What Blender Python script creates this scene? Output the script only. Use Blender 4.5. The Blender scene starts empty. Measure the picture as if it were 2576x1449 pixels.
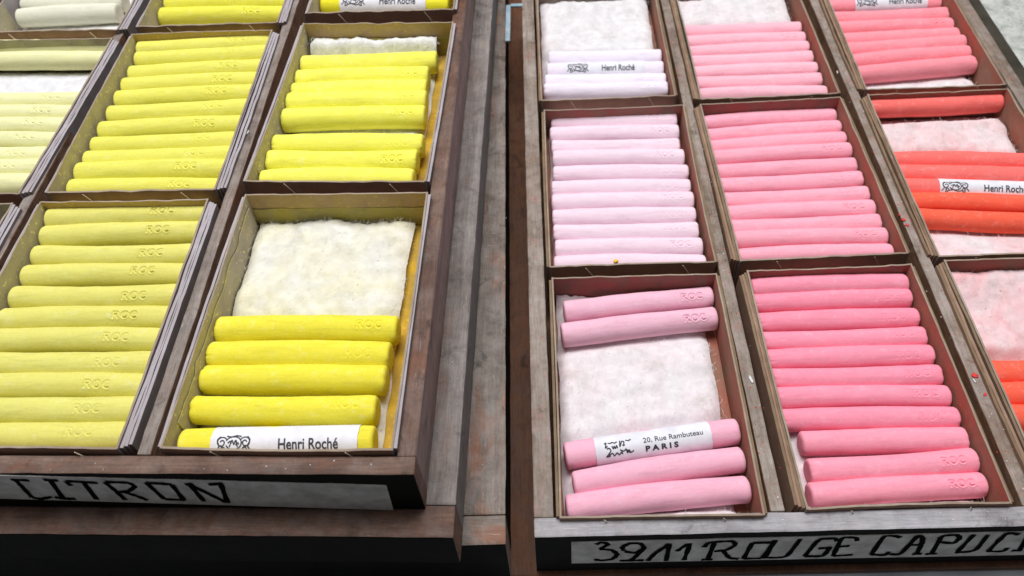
import bpy, bmesh, math, random
from mathutils import Vector, Matrix, noise
random.seed(7)
S = bpy.context.scene
COL = S.collection

# ------------------------------------------------------------------ camera
F_PX, PITCH, ROLL, CAM_H = 1982.62, 0.90696966, -0.07978519, 0.30
cp, sp, cr, sr = math.cos(PITCH), math.sin(PITCH), math.cos(ROLL), math.sin(ROLL)
FWD = Vector((0, cp, -sp))
RT0, UP0 = Vector((1, 0, 0)), Vector((0, sp, cp))
RT, UP = RT0*cr + UP0*sr, UP0*cr - RT0*sr
EYE = Vector((0, 0, CAM_H))
cd = bpy.data.cameras.new('camera')
cam = bpy.data.objects.new('camera', cd)
COL.objects.link(cam)
cam.matrix_world = Matrix(((RT.x, UP.x, -FWD.x, EYE.x), (RT.y, UP.y, -FWD.y, EYE.y), (RT.z, UP.z, -FWD.z, EYE.z), (0, 0, 0, 1)))
cd.sensor_width = 36
cd.lens = F_PX/2576*36
cd.clip_start, cd.clip_end = 0.01, 50
cd.dof.use_dof = True
cd.dof.focus_distance = 0.33
cd.dof.aperture_fstop = 16
S.camera = cam

# ------------------------------------------------------------------ light
W = bpy.data.worlds.new('World')
S.world = W
W.use_nodes = True
bg = W.node_tree.nodes['Background']
bg.inputs[0].default_value = (0.93, 0.96, 1.0, 1)
bg.inputs[1].default_value = 0.085

def area(name, loc, aim, size, sy, power, col):
    ld = bpy.data.lights.new(name, 'AREA')
    ld.shape = 'RECTANGLE'; ld.size = size; ld.size_y = sy; ld.energy = power; ld.color = col
    o = bpy.data.objects.new(name, ld); COL.objects.link(o)
    o.location = loc
    o.rotation_euler = (Vector(aim)-Vector(loc)).to_track_quat('-Z', 'Y').to_euler()
area('window_light', (0.12, 0.76, 1.55), (-0.04, 0.25, 0.0), 1.3, 0.8, 17.3, (0.985, 0.985, 1.0))
area('overhead_fill', (-0.18, 0.50, 1.7), (-0.08, 0.25, 0.0), 1.3, 0.7, 21.5, (0.985, 0.985, 0.995))  # soft overhead fill, added for its light; no lamp is known there
S.view_settings.view_transform = 'Standard'
S.view_settings.look = 'None'
S.view_settings.exposure = 0.0
S.view_settings.gamma = 1.0
S.view_settings.use_curve_mapping = False
S.render.engine = 'CYCLES'

# ------------------------------------------------------------------ helpers
def srgb(r, g, b):
    f = lambda c: (c/255/12.92) if c/255 <= 0.04045 else ((c/255+0.055)/1.055)**2.4
    return (f(r), f(g), f(b), 1)

def at(x, y, z):
    """the point at height z that the photograph shows at x, y (2576 px wide)"""
    d = FWD + RT*((x-1288)/F_PX) - UP*((y-724)/F_PX)
    return EYE + d*((z-CAM_H)/d.z)

def on_plane(x, y, p0, n):
    d = FWD + RT*((x-1288)/F_PX) - UP*((y-724)/F_PX)
    return EYE + d*((p0-EYE).dot(n)/d.dot(n))

def tag(o, label=None, cat=None, group=None, kind=None):
    if label: o['label'] = label
    if cat: o['category'] = cat
    if group: o['group'] = group
    if kind: o['kind'] = kind
    return o

def empty(name, loc=(0, 0, 0), rz=0):
    o = bpy.data.objects.new(name, None)
    COL.objects.link(o); o.location = loc; o.rotation_euler = (0, 0, rz)
    o.empty_display_size = 0.01
    return o

def obj(name, bm, mats, parent=None, smooth=False, loc=None):
    me = bpy.data.meshes.new(name)
    if bm is not None:
        bm.normal_update(); bm.to_mesh(me); bm.free()
    for m in (mats if isinstance(mats, (list, tuple)) else [mats]): me.materials.append(m)
    if smooth: me.polygons.foreach_set('use_smooth', [True]*len(me.polygons))
    o = bpy.data.objects.new(name, me)
    COL.objects.link(o)
    if parent: o.parent = parent
    if loc: o.location = loc
    return o

def block(x0, x1, y0, y1, z0, z1, bev=0.0006, cuts=0, wob=0.0, seed=0, bm=None):
    """bevelled block with slightly uneven edges"""
    b = bmesh.new()
    v = [b.verts.new((x, y, z)) for z in (z0, z1) for x, y in ((x0, y0), (x1, y0), (x1, y1), (x0, y1))]
    for f in ((3, 2, 1, 0), (4, 5, 6, 7), (0, 1, 5, 4), (1, 2, 6, 5), (2, 3, 7, 6), (3, 0, 4, 7)):
        b.faces.new([v[i] for i in f])
    if bev:
        bmesh.ops.bevel(b, geom=list(b.edges), offset=bev, segments=2, affect='EDGES', profile=0.6)
    if cuts:
        ax = 0 if (x1-x0) > (y1-y0) else 1
        lo, hi = (x0, x1) if ax == 0 else (y0, y1)
        for i in range(1, cuts):
            p = [0, 0, 0]; n = [0, 0, 0]; p[ax] = lo+(hi-lo)*i/cuts; n[ax] = 1
            bmesh.ops.bisect_plane(b, geom=list(b.verts)+list(b.edges)+list(b.faces), plane_co=p, plane_no=n)
        for q in b.verts:
            w = noise.noise_vector(Vector((q.co.x*90+seed*7.1, q.co.y*90, q.co.z*90)))
            w2 = noise.noise_vector(Vector((q.co.x*420+seed*3.1, q.co.y*420, q.co.z*420)))
            q.co += (w*0.7+w2*0.5)*wob
    if bm is None: return b
    me = bpy.data.meshes.new('t'); b.to_mesh(me); b.free(); bm.from_mesh(me); bpy.data.meshes.remove(me)
    return bm

# ------------------------------------------------------------------ materials
class NT:
    def __init__(self, name, rough=0.8, spec=0.3):
        self.m = bpy.data.materials.new(name); self.m.use_nodes = True
        self.t = self.m.node_tree; self.p = self.t.nodes['Principled BSDF']
        self.p.inputs['Roughness'].default_value = rough
        self.p.inputs['Specular IOR Level'].default_value = spec
    def n(self, typ, **kw):
        nd = self.t.nodes.new(typ)
        for k, v in kw.items(): setattr(nd, k, v)
        return nd
    def l(self, a, b): self.t.links.new(a, b)
    def coords(self, scale=(1, 1, 1), out='Object'):
        tc = self.n('ShaderNodeTexCoord'); mp = self.n('ShaderNodeMapping')
        mp.inputs['Scale'].default_value = scale
        self.l(tc.outputs[out], mp.inputs['Vector'])
        return mp.outputs['Vector']
    def noise(self, vec, scale, detail=6, rough=0.6, dist=0.0):
        nd = self.n('ShaderNodeTexNoise')
        nd.inputs['Scale'].default_value = scale; nd.inputs['Detail'].default_value = detail
        nd.inputs['Roughness'].default_value = rough; nd.inputs['Distortion'].default_value = dist
        self.l(vec, nd.inputs['Vector'])
        return nd.outputs['Fac']
    def ramp(self, fac, stops):
        nd = self.n('ShaderNodeValToRGB'); e = nd.color_ramp.elements
        while len(e) < len(stops): e.new(0.5)
        for i, (p, c) in enumerate(stops):
            e[i].position = p; e[i].color = c if len(c) == 4 else (*c, 1)
        self.l(fac, nd.inputs['Fac'])
        return nd.outputs['Color']
    def mix(self, fac, a, b, blend='MIX'):
        nd = self.n('ShaderNodeMix', data_type='RGBA', blend_type=blend)
        for val, s in ((fac, nd.inputs[0]), (a, nd.inputs[6]), (b, nd.inputs[7])):
            if hasattr(val, 'links'): self.l(val, s)
            elif isinstance(val, (int, float)): s.default_value = val
            else: s.default_value = val if len(val) == 4 else (*val, 1)
        return nd.outputs[2]
    def math(self, op, a, b=0.5):
        nd = self.n('ShaderNodeMath', operation=op)
        for val, s in ((a, nd.inputs[0]), (b, nd.inputs[1])):
            if hasattr(val, 'links'): self.l(val, s)
            else: s.default_value = val
        return nd.outputs[0]
    def color(self, c): self.l(c, self.p.inputs['Base Color'])
    def bump(self, h, strength=0.3, dist=0.0005):
        nd = self.n('ShaderNodeBump'); nd.inputs['Strength'].default_value = strength
        nd.inputs['Distance'].default_value = dist
        self.l(h, nd.inputs['Height']); self.l(nd.outputs['Normal'], self.p.inputs['Normal'])

g = lambda v: (v, v, v, 1)
def mat_wood(name, dark, mid, light, axis, dust=0.3, rough=0.6, spec=0.3, scale=1.0, reds=0.25, pig=None):
    k = NT(name, rough, spec)
    i = 'xyz'.index(axis)
    def st(across, along):
        q = [across*scale]*3; q[i] = along*scale
        return k.coords(q)
    v2 = k.coords((1, 1, 1))
    broad = k.noise(st(90, 9), 1, 5, 0.6, 0.8)
    grain = k.noise(st(700, 26), 1, 4, 0.6, 0.5)
    pores = k.noise(st(2200, 150), 1, 3, 0.6)
    mott = k.noise(v2, 95, 8, 0.72, 0.3)
    f = k.math('ADD', k.math('MULTIPLY', broad, 0.45), k.math('MULTIPLY', mott, 0.55))
    c = k.ramp(f, [(0.34, dark), (0.5, mid), (0.68, light)])
    c = k.mix(0.38, c, k.ramp(grain, [(0.34, g(0.42)), (0.55, g(1))]), 'MULTIPLY')
    c = k.mix(0.30, c, k.ramp(pores, [(0.36, g(0.3)), (0.52, g(1))]), 'MULTIPLY')
    red = k.ramp(k.noise(st(60, 22), 1, 6, 0.65, 0.4), [(0.52, g(0)), (0.70, g(reds))])
    c = k.mix(red, c, srgb(150, 88, 54))
    du = k.ramp(k.noise(v2, 60, 10, 0.75, 0.4), [(0.44, g(0)), (0.72, g(dust))])
    c = k.mix(du, c, srgb(186, 180, 176))
    sc = k.ramp(k.noise(st(900, 60), 1, 2, 0.5, 2.0), [(0.68, g(0)), (0.74, g(dust))])
    c = k.mix(sc, c, srgb(206, 200, 190))
    stain = k.ramp(k.noise(v2, 70, 7, 0.7, 0.9), [(0.30, g(0.75)), (0.44, g(0))])
    c = k.mix(stain, c, tuple(x*0.42 for x in dark[:3]))
    if pig:
        pg = k.ramp(k.noise(v2, 130, 8, 0.75, 0.5), [(0.56, g(0)), (0.74, g(pig[1]))])
        c = k.mix(pg, c, pig[0])
    k.color(c)
    k.l(k.ramp(mott, [(0.3, g(rough-0.12)), (0.7, g(rough+0.2))]), k.p.inputs['Roughness'])
    h = k.math('ADD', k.math('ADD', grain, k.math('MULTIPLY', pores, 0.6)), k.math('MULTIPLY', k.noise(v2, 420, 6, 0.7), 0.8))
    k.bump(h, 0.5, 0.0004)
    return k.m

WOODS = {}
PIG = {'divider': (srgb(200, 190, 120), 0.2), 'front': (srgb(220, 150, 146), 0.25), 'right': (srgb(214, 120, 116), 0.35), 'red': (srgb(170, 96, 70), 0.2), 'grey': (srgb(190, 150, 110), 0.2)}
def wood(kind, axis):
    if (kind, axis) in WOODS: return WOODS[kind, axis]
    p = dict(left=(srgb(68, 46, 37), srgb(102, 75, 62), srgb(134, 106, 91), 0.18, 0.45),
             grey=(srgb(88, 78, 73), srgb(128, 118, 113), srgb(160, 151, 147), 0.28, 0.40),
             right=(srgb(108, 90, 75), srgb(142, 126, 113), srgb(176, 164, 155), 0.42, 0.2),
             red=(srgb(106, 76, 56), srgb(142, 106, 82), srgb(168, 134, 110), 0.15, 0.4),
             front=(srgb(124, 118, 118), srgb(160, 157, 162), srgb(192, 190, 197), 0.5, 0.08),  # pink tray's front rail: reflected light put into a paler blue-grey
             scuffed=(srgb(84, 72, 64), srgb(124, 111, 101), srgb(160, 148, 138), 0.34, 0.75),
             divider=(srgb(100, 86, 77), srgb(136, 122, 113), srgb(168, 155, 147), 0.35, 0.15),
             side=(srgb(110, 92, 86), srgb(142, 124, 118), srgb(170, 154, 148), 0.25, 0.2),
             plank=(srgb(78, 48, 32), srgb(106, 68, 46), srgb(126, 86, 62), 0.04, 0.3))[kind]
    WOODS[kind, axis] = mat_wood('wood_%s_%s' % (kind, axis), p[0], p[1], p[2], axis, p[3], reds=p[4], pig=PIG.get(kind))
    return WOODS[kind, axis]

def mat_black():
    k = NT('black_paint', 0.8, 0.08)
    v = k.coords()
    c = k.ramp(k.noise(v, 60, 6), [(0.3, srgb(12, 12, 10)), (0.7, srgb(24, 23, 19))])
    w = k.ramp(k.noise(v, 240, 5, 0.7), [(0.68, g(0)), (0.8, g(0.35))])
    k.color(k.mix(w, c, srgb(60, 46, 38)))
    k.bump(k.noise(v, 500, 4), 0.2, 0.0003)
    return k.m
BLACK = mat_black()

def mat_stick(name, col, tint):
    k = NT('pastel_'+name, 1.0, 0.0)
    oi = k.n('ShaderNodeObjectInfo')
    v = k.n('ShaderNodeTexCoord').outputs['Object']
    add = k.n('ShaderNodeVectorMath', operation='ADD'); k.l(v, add.inputs[0]); k.l(oi.outputs['Location'], add.inputs[1])
    v = add.outputs[0]
    c = k.mix(k.ramp(k.noise(v, 130, 5, 0.6), [(0.35, g(0)), (0.7, g(0.5))]), col, tint)
    c = k.mix(k.ramp(oi.outputs['Random'], [(0, g(0)), (1, g(0.35))]), c, tint)
    dusty = k.ramp(k.noise(v, 1100, 3, 0.7), [(0.35, g(0.9)), (0.65, g(1))])
    c = k.mix(0.6, c, dusty, 'MULTIPLY')
    mp = k.n('ShaderNodeMapping'); mp.inputs['Scale'].default_value = (60, 420, 420); k.l(v, mp.inputs['Vector'])
    sk = k.noise(mp.outputs['Vector'], 1, 5, 0.7, 0.6)
    c = k.mix(1.0, c, k.ramp(sk, [(0.3, g(0.86)), (0.5, g(1))]), 'MULTIPLY')
    pale = k.ramp(k.noise(v, 300, 7, 0.72, 0.5), [(0.54, g(0)), (0.74, g(0.42))])
    c = k.mix(pale, c, tuple(min(1, a*0.6+0.38) for a in col[:3]))
    k.color(c)
    k.bump(k.math('ADD', k.noise(v, 1500, 4, 0.7), k.math('ADD', k.noise(v, 350, 5, 0.7), sk)), 0.25, 0.0003)
    return k.m

def mat_cotton(name, tint, amount):
    k = NT('cotton_'+name, 1.0, 0.0)
    v = k.coords()
    base = k.ramp(k.noise(v, 160, 6, 0.65), [(0.3, srgb(212, 211, 211)), (0.65, srgb(238, 238, 239))])
    st = k.ramp(k.noise(v, 42, 5, 0.62, 0.5), [(0.30, g(amount*.15)), (0.75, g(amount))])
    c = k.mix(st, base, tint)
    dirt = k.ramp(k.noise(v, 55, 7, 0.7, 0.8), [(0.55, g(0)), (0.76, g(0.4))])
    c = k.mix(dirt, c, srgb(150, 138, 118))
    sp_ = k.ramp(k.noise(v, 620, 2, 0.5), [(0.70, g(0)), (0.75, g(0.55))])
    c = k.mix(sp_, c, srgb(150, 132, 120))
    k.color(c)
    k.bump(k.math('ADD', k.noise(v, 750, 6, 0.75), k.noise(v, 260, 4, 0.7)), 0.4, 0.0006)
    k.p.inputs['Sheen Weight'].default_value = 0.4
    return k.m

def mat_card(name, base, dust, amount, specks):
    k = NT('card_'+name, 0.85, 0.2)
    v = k.coords()
    c = k.ramp(k.noise(v, 120, 6, 0.65), [(0.3, tuple(x*0.72 for x in base[:3])), (0.7, base)])
    c = k.mix(k.ramp(k.noise(v, 60, 6, 0.66, 0.6), [(0.36, g(0)), (0.62, g(amount))]), c, dust)
    c = k.mix(k.ramp(k.noise(v, 420, 3, 0.6), [(0.60, g(0)), (0.68, g(specks))]), c, tuple(min(1, x*1.35) for x in dust[:3]))
    k.color(c)
    k.bump(k.noise(v, 600, 5, 0.7), 0.25, 0.0003)
    return k.m
CARD_OUT = mat_card('outer_brown', srgb(172, 140, 120), srgb(140, 108, 92), 0.6, 0.05)
CARD_GREY = mat_card('outer_grey', srgb(156, 148, 148), srgb(124, 110, 104), 0.6, 0.1)
CARD_RIM = mat_card('rim', srgb(182, 166, 148), srgb(132, 112, 94), 0.55, 0.1)
CARD_YEL = mat_card('inner_yellow', srgb(200, 172, 132), srgb(206, 180, 84), 0.45, 0.6)
CARD_LEFT = mat_card('inner_left_yellow', srgb(192, 181, 168), srgb(210, 202, 140), 0.35, 0.8)  # left walls: light from the right put into a paler card colour
CARD_YEL2 = mat_card('inner_ochre_bounce', srgb(190, 156, 76), srgb(214, 172, 40), 0.8, 0.5)  # right walls: yellow dust, plus shade and bounced yellow put into the colour
LAYER = mat_card('layer_mauve', srgb(190, 182, 186), srgb(158, 148, 150), 0.6, 0.1)
LAYERB = mat_card('layer_brown', srgb(150, 128, 102), srgb(108, 86, 68), 0.6, 0.1)
LINING = mat_card('lining', srgb(186, 176, 120), srgb(196, 180, 60), 0.6, 0.5)
CARD_PALE = mat_card('inner_pale', srgb(176, 166, 150), srgb(206, 204, 150), 0.5, 0.3)
CARD_PINK = mat_card('inner_pink', srgb(146, 118, 104), srgb(172, 92, 84), 0.7, 0.35)
CARD_PINK2 = mat_card('inner_red', srgb(168, 130, 110), srgb(178, 96, 80), 0.65, 0.35)

def flat(name, c1, c2, scale=200, rough=0.7, spec=0.2):
    k = NT(name, rough, spec)
    v = k.coords()
    k.color(k.ramp(k.noise(v, scale, 5), [(0.3, c1), (0.7, c2)]))
    k.bump(k.noise(v, scale*3, 4), 0.12, 0.0002)
    return k.m
PAPER = flat('label_paper', srgb(172, 169, 164), srgb(222, 219, 215), 140)
BAND = flat('band_paper', srgb(220, 219, 226), srgb(240, 239, 245), 160, 0.7)
INK = flat('ink', srgb(5, 5, 6), srgb(12, 11, 13), 300, 0.9, 0.02)
PRINT = flat('print_ink', srgb(46, 46, 54), srgb(74, 74, 82), 900, 0.6)
THREAD = flat('thread', srgb(196, 180, 150), srgb(220, 206, 180), 300)
METAL = flat('pale_metal', srgb(134, 158, 172), srgb(178, 196, 204), 90, 0.4, 0.5)

# ------------------------------------------------------------------ boxes: x, y, yaw, width, depth (rim level), from the layout
ZL, ZR = 0.0582, 0.0
BOX = {
 'L3a': (-.1255, .1316, -.0955, .0812, .1224), 'L3b': (-.1152, .2615, -.1164, .0820, .1209), 'L3c': (-.1002, .3909, -.0930, .0814, .1205),
 'L2a': (-.2167, .1392, -.0883, .0768, .1204), 'L2b': (-.2052, .2644, -.0868, .0779, .1207), 'L2c': (-.1934, .3909, -.0866, .0786, .1205),
 'L1a': (-.3091, .1475, -.0967, .0797, .1205), 'L1b': (-.2963, .2737, -.1084, .0797, .1181), 'L1c': (-.2828, .3973, -.0967, .0797, .1205),
 'R1a': (.0114, .1185, -.0677, .0798, .1210), 'R1b': (.0191, .2458, -.0642, .0815, .1192), 'R1c': (.0259, .3732, -.0614, .0793, .1205),
 'R2a': (.1074, .1140, -.0517, .0785, .1204), 'R2b': (.1119, .2401, -.0437, .0812, .1190), 'R2c': (.1184, .3629, -.0537, .0802, .1205),
 'R3a': (.2009, .1106, -.0569, .0799, .1205), 'R3b': (.2063, .2330, -.0573, .0798, .1229), 'R3c': (.2143, .3599, -.0703, .0792, .1205),
}
WHERE = {'a': 'front', 'b': 'middle', 'c': 'back'}
SIDE = {'L1': 'left column of the yellow tray', 'L2': 'middle column of the yellow tray', 'L3': 'right column of the yellow tray',
        'R1': 'left column of the pink tray', 'R2': 'middle column of the pink tray', 'R3': 'right column of the pink tray'}
rim = lambda n: ZL if n[0] == 'L' else ZR
def place(n): return '%s %s %s box' % (WHERE[n[2]], {'1': 'left', '2': 'centre', '3': 'right'}[n[1]], 'yellow' if n[0] == 'L' else 'pink')

# ------------------------------------------------------------------ the setting
YL, YR = -0.09, -0.0575           # yaw of the two tray stacks
def local(p, yaw): return Matrix.Rotation(-yaw, 3, 'Z') @ p

sh = obj('shelf', block(-0.62, 0.62, 0.1102, 0.75, -0.0470, -0.0427, 0.001, 60, 0.0003, 3), [wood('plank', 'y')])
sh.rotation_euler.z = YR
tag(sh, kind='structure')
fl = obj('floor', block(-1.5, 1.5, -0.8, 2.0, -0.42, -0.40, 0), [flat('floor_grey', srgb(150, 152, 156), srgb(205, 207, 210), 14)])
tag(fl, kind='structure')

dw_ = obj('drawer', block(-0.60, 0.60, 0.070, 0.60, -0.16, -0.0475, 0.002, 40, 0.0004, 4), [flat('pale_paint', srgb(168, 172, 178), srgb(206, 209, 214), 40)])
dw_.rotation_euler.z = YR
tag(dw_, 'pale grey painted drawer top showing below the dark shelf in the bottom right corner', 'drawer')

# ------------------------------------------------------------------ trays
def rails(root, x0, x1, y0, y1, z0, z1, t, wk, div, zdiv, dw):
    """floor, four rails and the dividers between the columns"""
    bm = block(x0, x1, y0, y0+t, z0, z1, 0.0007, 60, 0.00022, 1)
    for f in bm.faces: f.material_index = 1 if (f.normal.y < -0.5) else 0
    fr = obj('front_rail', bm, [wood('front' if wk == 'right' else wk, 'x'), BLACK], root)
    obj('back_rail', block(x0, x1, y1-t, y1, z0, z1, 0.0006), [wood(wk, 'x')], root)
    for i, (a, b) in enumerate(((x0, x0+t), (x1-t, x1))):
        b_ = block(a, b, y0+t+0.0002, y1-t-0.0002, z0, z1-0.0003, 0.0007, 90, 0.00025, 5+i)
        for f in b_.faces: f.material_index = 1 if f.normal.x > 0.6 else 0
        obj('side_rail', b_, [wood(wk, 'y'), wood('side', 'y')], root)
    obj('tray_floor', block(x0+t+0.0002, x1-t-0.0002, y0+t+0.0002, y1-t-0.0002, z0+0.001, z0+0.004, 0), [wood('red', 'y')], root)
    for i, (xa, lean) in enumerate(div):
        b = block(xa-dw/2, xa+dw/2, y0+t+0.0003, y1-t-0.0003, z0+0.0042, zdiv, 0.0006, 90, 0.0003, 11+i)
        for f in b.faces: f.material_index = 1 if abs(f.normal.x) > 0.6 else 0
        for q in b.verts: q.co.x += lean*(q.co.y-y0)
        obj('divider', b, [wood('right' if wk == 'right' else 'divider', 'y'), wood('red', 'y')], root)
    return fr

def ribbon(pts, w, p0, n, off, bm, closed=False, nib=None):
    """a pen stroke of width w on the plane p0, n"""
    P = [Vector(p) for p in pts]
    Q = []
    for i in range(len(P)-1):                      # smooth a little
        for k in range(6):
            t = k/6
            a, b, c, d = P[max(i-1, 0)], P[i], P[i+1], P[min(i+2, len(P)-1)]
            cm = 0.5*((2*b)+(c-a)*t+(2*a-5*b+4*c-d)*t*t+(3*b-a-3*c+d)*t**3)
            Q.append(cm*0.55+(b*(1-t)+c*t)*0.45)
    Q.append(P[-1])
    vs = []
    for i, q in enumerate(Q):
        d = (Q[min(i+1, len(Q)-1)]-Q[max(i-1, 0)]).normalized()
        s = n.cross(d).normalized()
        ww = w*(0.5+0.06*math.sin(i*1.7))
        ww *= 1+0.22*noise.noise(q*700)+0.12*noise.noise(q*2600)
        if nib is not None: ww *= 0.62+0.55*abs(s.dot(nib))
        vs.append((bm.verts.new(q+s*ww-n*off), bm.verts.new(q-s*ww-n*off)))
    for a, b in zip(vs, vs[1:]):
        bm.faces.new((a[0], b[0], b[1], a[1]))
    # blunt caps
    return bm

def lettering(name, strokes, tf, p0, n, w, parent, inv, nib=None):
    bm = bmesh.new()
    for j, s in enumerate(strokes):
        ribbon([on_plane(*tf(*q), p0, n) for q in s], w, p0, n, 0.00042+0.00003*(j % 7), bm, nib=nib)
    bm.transform(inv)
    return obj(name, bm, [INK], parent)

# left tray, on top of a stack of three
tl = tag(empty('pastel_tray', (0, 0, 0), YL), 'brown wooden tray of yellow pastels with CITRON lettered on its black front', 'wooden tray', 'wooden pastel trays')
MZL = Matrix.Rotation(YL, 4, 'Z'); MZR = Matrix.Rotation(YR, 4, 'Z')
fr = rails(tl, -0.345, -0.048, 0.1117, 0.535, 0.0257, 0.0552, 0.0068, 'left', [(-0.1434, -0.008), (-0.2365, -0.008)], 0.0552, 0.0048)
nL = (MZL @ Vector((0, 1, 0))); pL = MZL @ Vector((-0.048, 0.1117, 0.055))
def quad_label(name, px, p0, n, parent, inv):
    c = [on_plane(x, y, p0, n) for x, y in px]
    bm = bmesh.new()
    a = [bm.verts.new(q-n*0.00032) for q in c]; b = [bm.verts.new(q+n*0.0002) for q in c]
    bm.faces.new(a)
    for i in range(4): bm.faces.new((a[i], b[i], b[(i+1) % 4], a[(i+1) % 4]))
    bmesh.ops.recalc_face_normals(bm, faces=list(bm.faces))
    bm.transform(inv)
    return obj(name, bm, [PAPER], parent)
lab = quad_label('name_label', [(-60, 1192), (972, 1219), (990, 1281), (-60, 1250)], pL, nL, tl, MZL.inverted())
tfL = lambda x, y: (x*.3472, 945.9+y*.3472)
CIT = [[(80, 742), (215, 748)], [(112, 742), (170, 800), (238, 872)], [(238, 872), (305, 880), (378, 866)],
       [(318, 742), (425, 748)], [(368, 746), (462, 876)], [(400, 868), (470, 878), (552, 880)],
       [(478, 752), (520, 784)], [(482, 752), (712, 766)], [(612, 766), (705, 886)],
       [(762, 760), (840, 822), (912, 888)], [(765, 758), (930, 764), (978, 790), (935, 824), (872, 830)], [(900, 830), (990, 858), (1072, 890)],
       [(1062, 764), (1150, 768), (1248, 776)], [(1248, 776), (1338, 890)], [(1338, 890), (1195, 884)], [(1195, 884), (1062, 764)],
       [(1345, 778), (1402, 772)], [(1375, 775), (1482, 898)], [(1375, 775), (1500, 836), (1642, 906)], [(1602, 770), (1652, 908)], [(1515, 776), (1618, 768)]]
lettering('hand_lettering', CIT, tfL, pL, nL, 0.0019, lab, MZL.inverted())

def plain_tray(name, x0, x1, y0, y1, z0, z1, yaw, wk, label, seed, side):
    root = tag(empty(name, (0, 0, 0), yaw), label, 'wooden tray', 'wooden pastel trays')
    bm = block(x0, x1, y0, y0+0.012, z0, z1, 0.0009, 70, 0.0003, seed)
    for f in bm.faces: f.material_index = 1 if f.normal.y < -0.5 else 0
    obj('front_rail', bm, [wood('left' if wk == 'grey' else wk, 'x'), BLACK], root)  # grey tray's ledge: shadow of the tray above put into darker wood
    bm = block(x0, x1, y0+0.0122, y1, z0, z1-0.0002, 0.0009, 90, 0.0003, seed+1)
    for f in bm.faces: f.material_index = 1 if f.normal.x > 0.6 else 0
    obj('top_board', bm, [wood(wk, 'y'), side], root)
    return root
SIDE_GREY = mat_wood('wood_side_grey', srgb(100, 98, 98), srgb(122, 120, 120), srgb(140, 138, 138), 'y', 0.25, reds=0.05)
plain_tray('pastel_tray', -0.46, -0.0372, 0.1014, 0.54, -0.0012, 0.0254, YL, 'grey', 'grey worn wooden tray with a plain black front, directly under the CITRON tray', 31, SIDE_GREY)
plain_tray('pastel_tray', -0.46, -0.0166, 0.1095, 0.60, -0.0425, -0.0016, YR, 'scuffed', 'scuffed wooden tray with orange paint marks, bottom of the left stack beside the dark plank', 41, BLACK)

# right tray
tr = tag(empty('pastel_tray', (0, 0, 0), YR), 'grey worn wooden tray of pink pastels with 3911 ROUGE CAPUCINE lettered on its front', 'wooden tray', 'wooden pastel trays')
rails(tr, -0.0056, 0.2850, 0.1125, 0.50, -0.0425, -0.0030, 0.0080, 'right', [(0.0905, 0.0), (0.1875, 0.0)], -0.0032, 0.0056)
nR = (MZR @ Vector((0, 1, 0))); pR = MZR @ Vector((-0.0056, 0.1125, -0.003))
lab = quad_label('name_label', [(1437, 1362), (2660, 1333), (2660, 1392), (1438, 1415)], pR, nR, tr, MZR.inverted())
t4 = lambda x, y: (1341.7+x*.3472, 945.9+y*.3472)
t5 = lambda x, y: (1905.2+x*.3472, 945.9+y*.3472)
tb = lambda x, y: (2173.5+x*.15625, 1247.7+y*.15625)
ROU = [(t4, s) for s in ([(452, 1212), (500, 1196), (540, 1212), (480, 1246)], [(480, 1246), (570, 1254), (606, 1285), (570, 1318), (490, 1328), (440, 1320)],
       [(655, 1258), (645, 1230), (700, 1204), (775, 1206), (800, 1238), (735, 1272), (660, 1262)], [(800, 1240), (730, 1308), (690, 1328), (622, 1330)], [(690, 1328), (800, 1326)],
       [(826, 1330), (880, 1276), (985, 1206)], [(985, 1206), (960, 1330)], [(1036, 1262), (1132, 1206), (1090, 1326)],
       [(1310, 1200), (1262, 1320)], [(1215, 1322), (1298, 1320)], [(1234, 1232), (1275, 1198), (1436, 1188), (1462, 1214), (1400, 1250), (1308, 1262)], [(1372, 1256), (1420, 1308), (1486, 1316)],
       [(1586, 1200), (1742, 1196)], [(1742, 1196), (1654, 1312)], [(1654, 1312), (1520, 1316)], [(1520, 1316), (1586, 1200)])]
ROU += [(t5, s) for s in ([(128, 1180), (60, 1300)], [(40, 1306), (140, 1308), (215, 1292), (310, 1172)],
       [(575, 1188), (560, 1168), (460, 1172), (420, 1200), (340, 1296)], [(340, 1296), (470, 1294), (520, 1238)], [(440, 1240), (540, 1234)],
       [(720, 1188), (712, 1164), (612, 1168), (546, 1296)], [(546, 1296), (690, 1286)], [(588, 1228), (668, 1222)])]
ROU += [(tb, s) for s in ([(590, 648), (460, 618), (310, 640), (110, 922)], [(110, 922), (330, 930), (394, 878)],
       [(410, 915), (580, 908), (850, 630), (935, 650), (925, 740), (842, 910)], [(770, 912), (925, 908)], [(680, 772), (885, 768)],
       [(1240, 640), (1080, 912)], [(980, 916), (1172, 908)], [(1200, 662), (1290, 618), (1480, 608), (1535, 655), (1430, 740), (1228, 722)],
       [(1762, 600), (1500, 872)], [(1456, 890), (1700, 872), (1810, 826), (1985, 606)],
       [(2494, 596), (2280, 586), (1985, 872)], [(1985, 872), (2230, 872), (2306, 816)], [(2370, 862), (2540, 858)], [(2490, 860), (2660, 580)])]
bm = bmesh.new()
for j, (tf, s) in enumerate(ROU):
    ribbon([on_plane(*tf(*q), pR, nR) for q in s], 0.0021, pR, nR, 0.00042+0.00003*(j % 7), bm)
bm.transform(MZR.inverted())
obj('hand_lettering', bm, [INK], lab)

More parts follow.
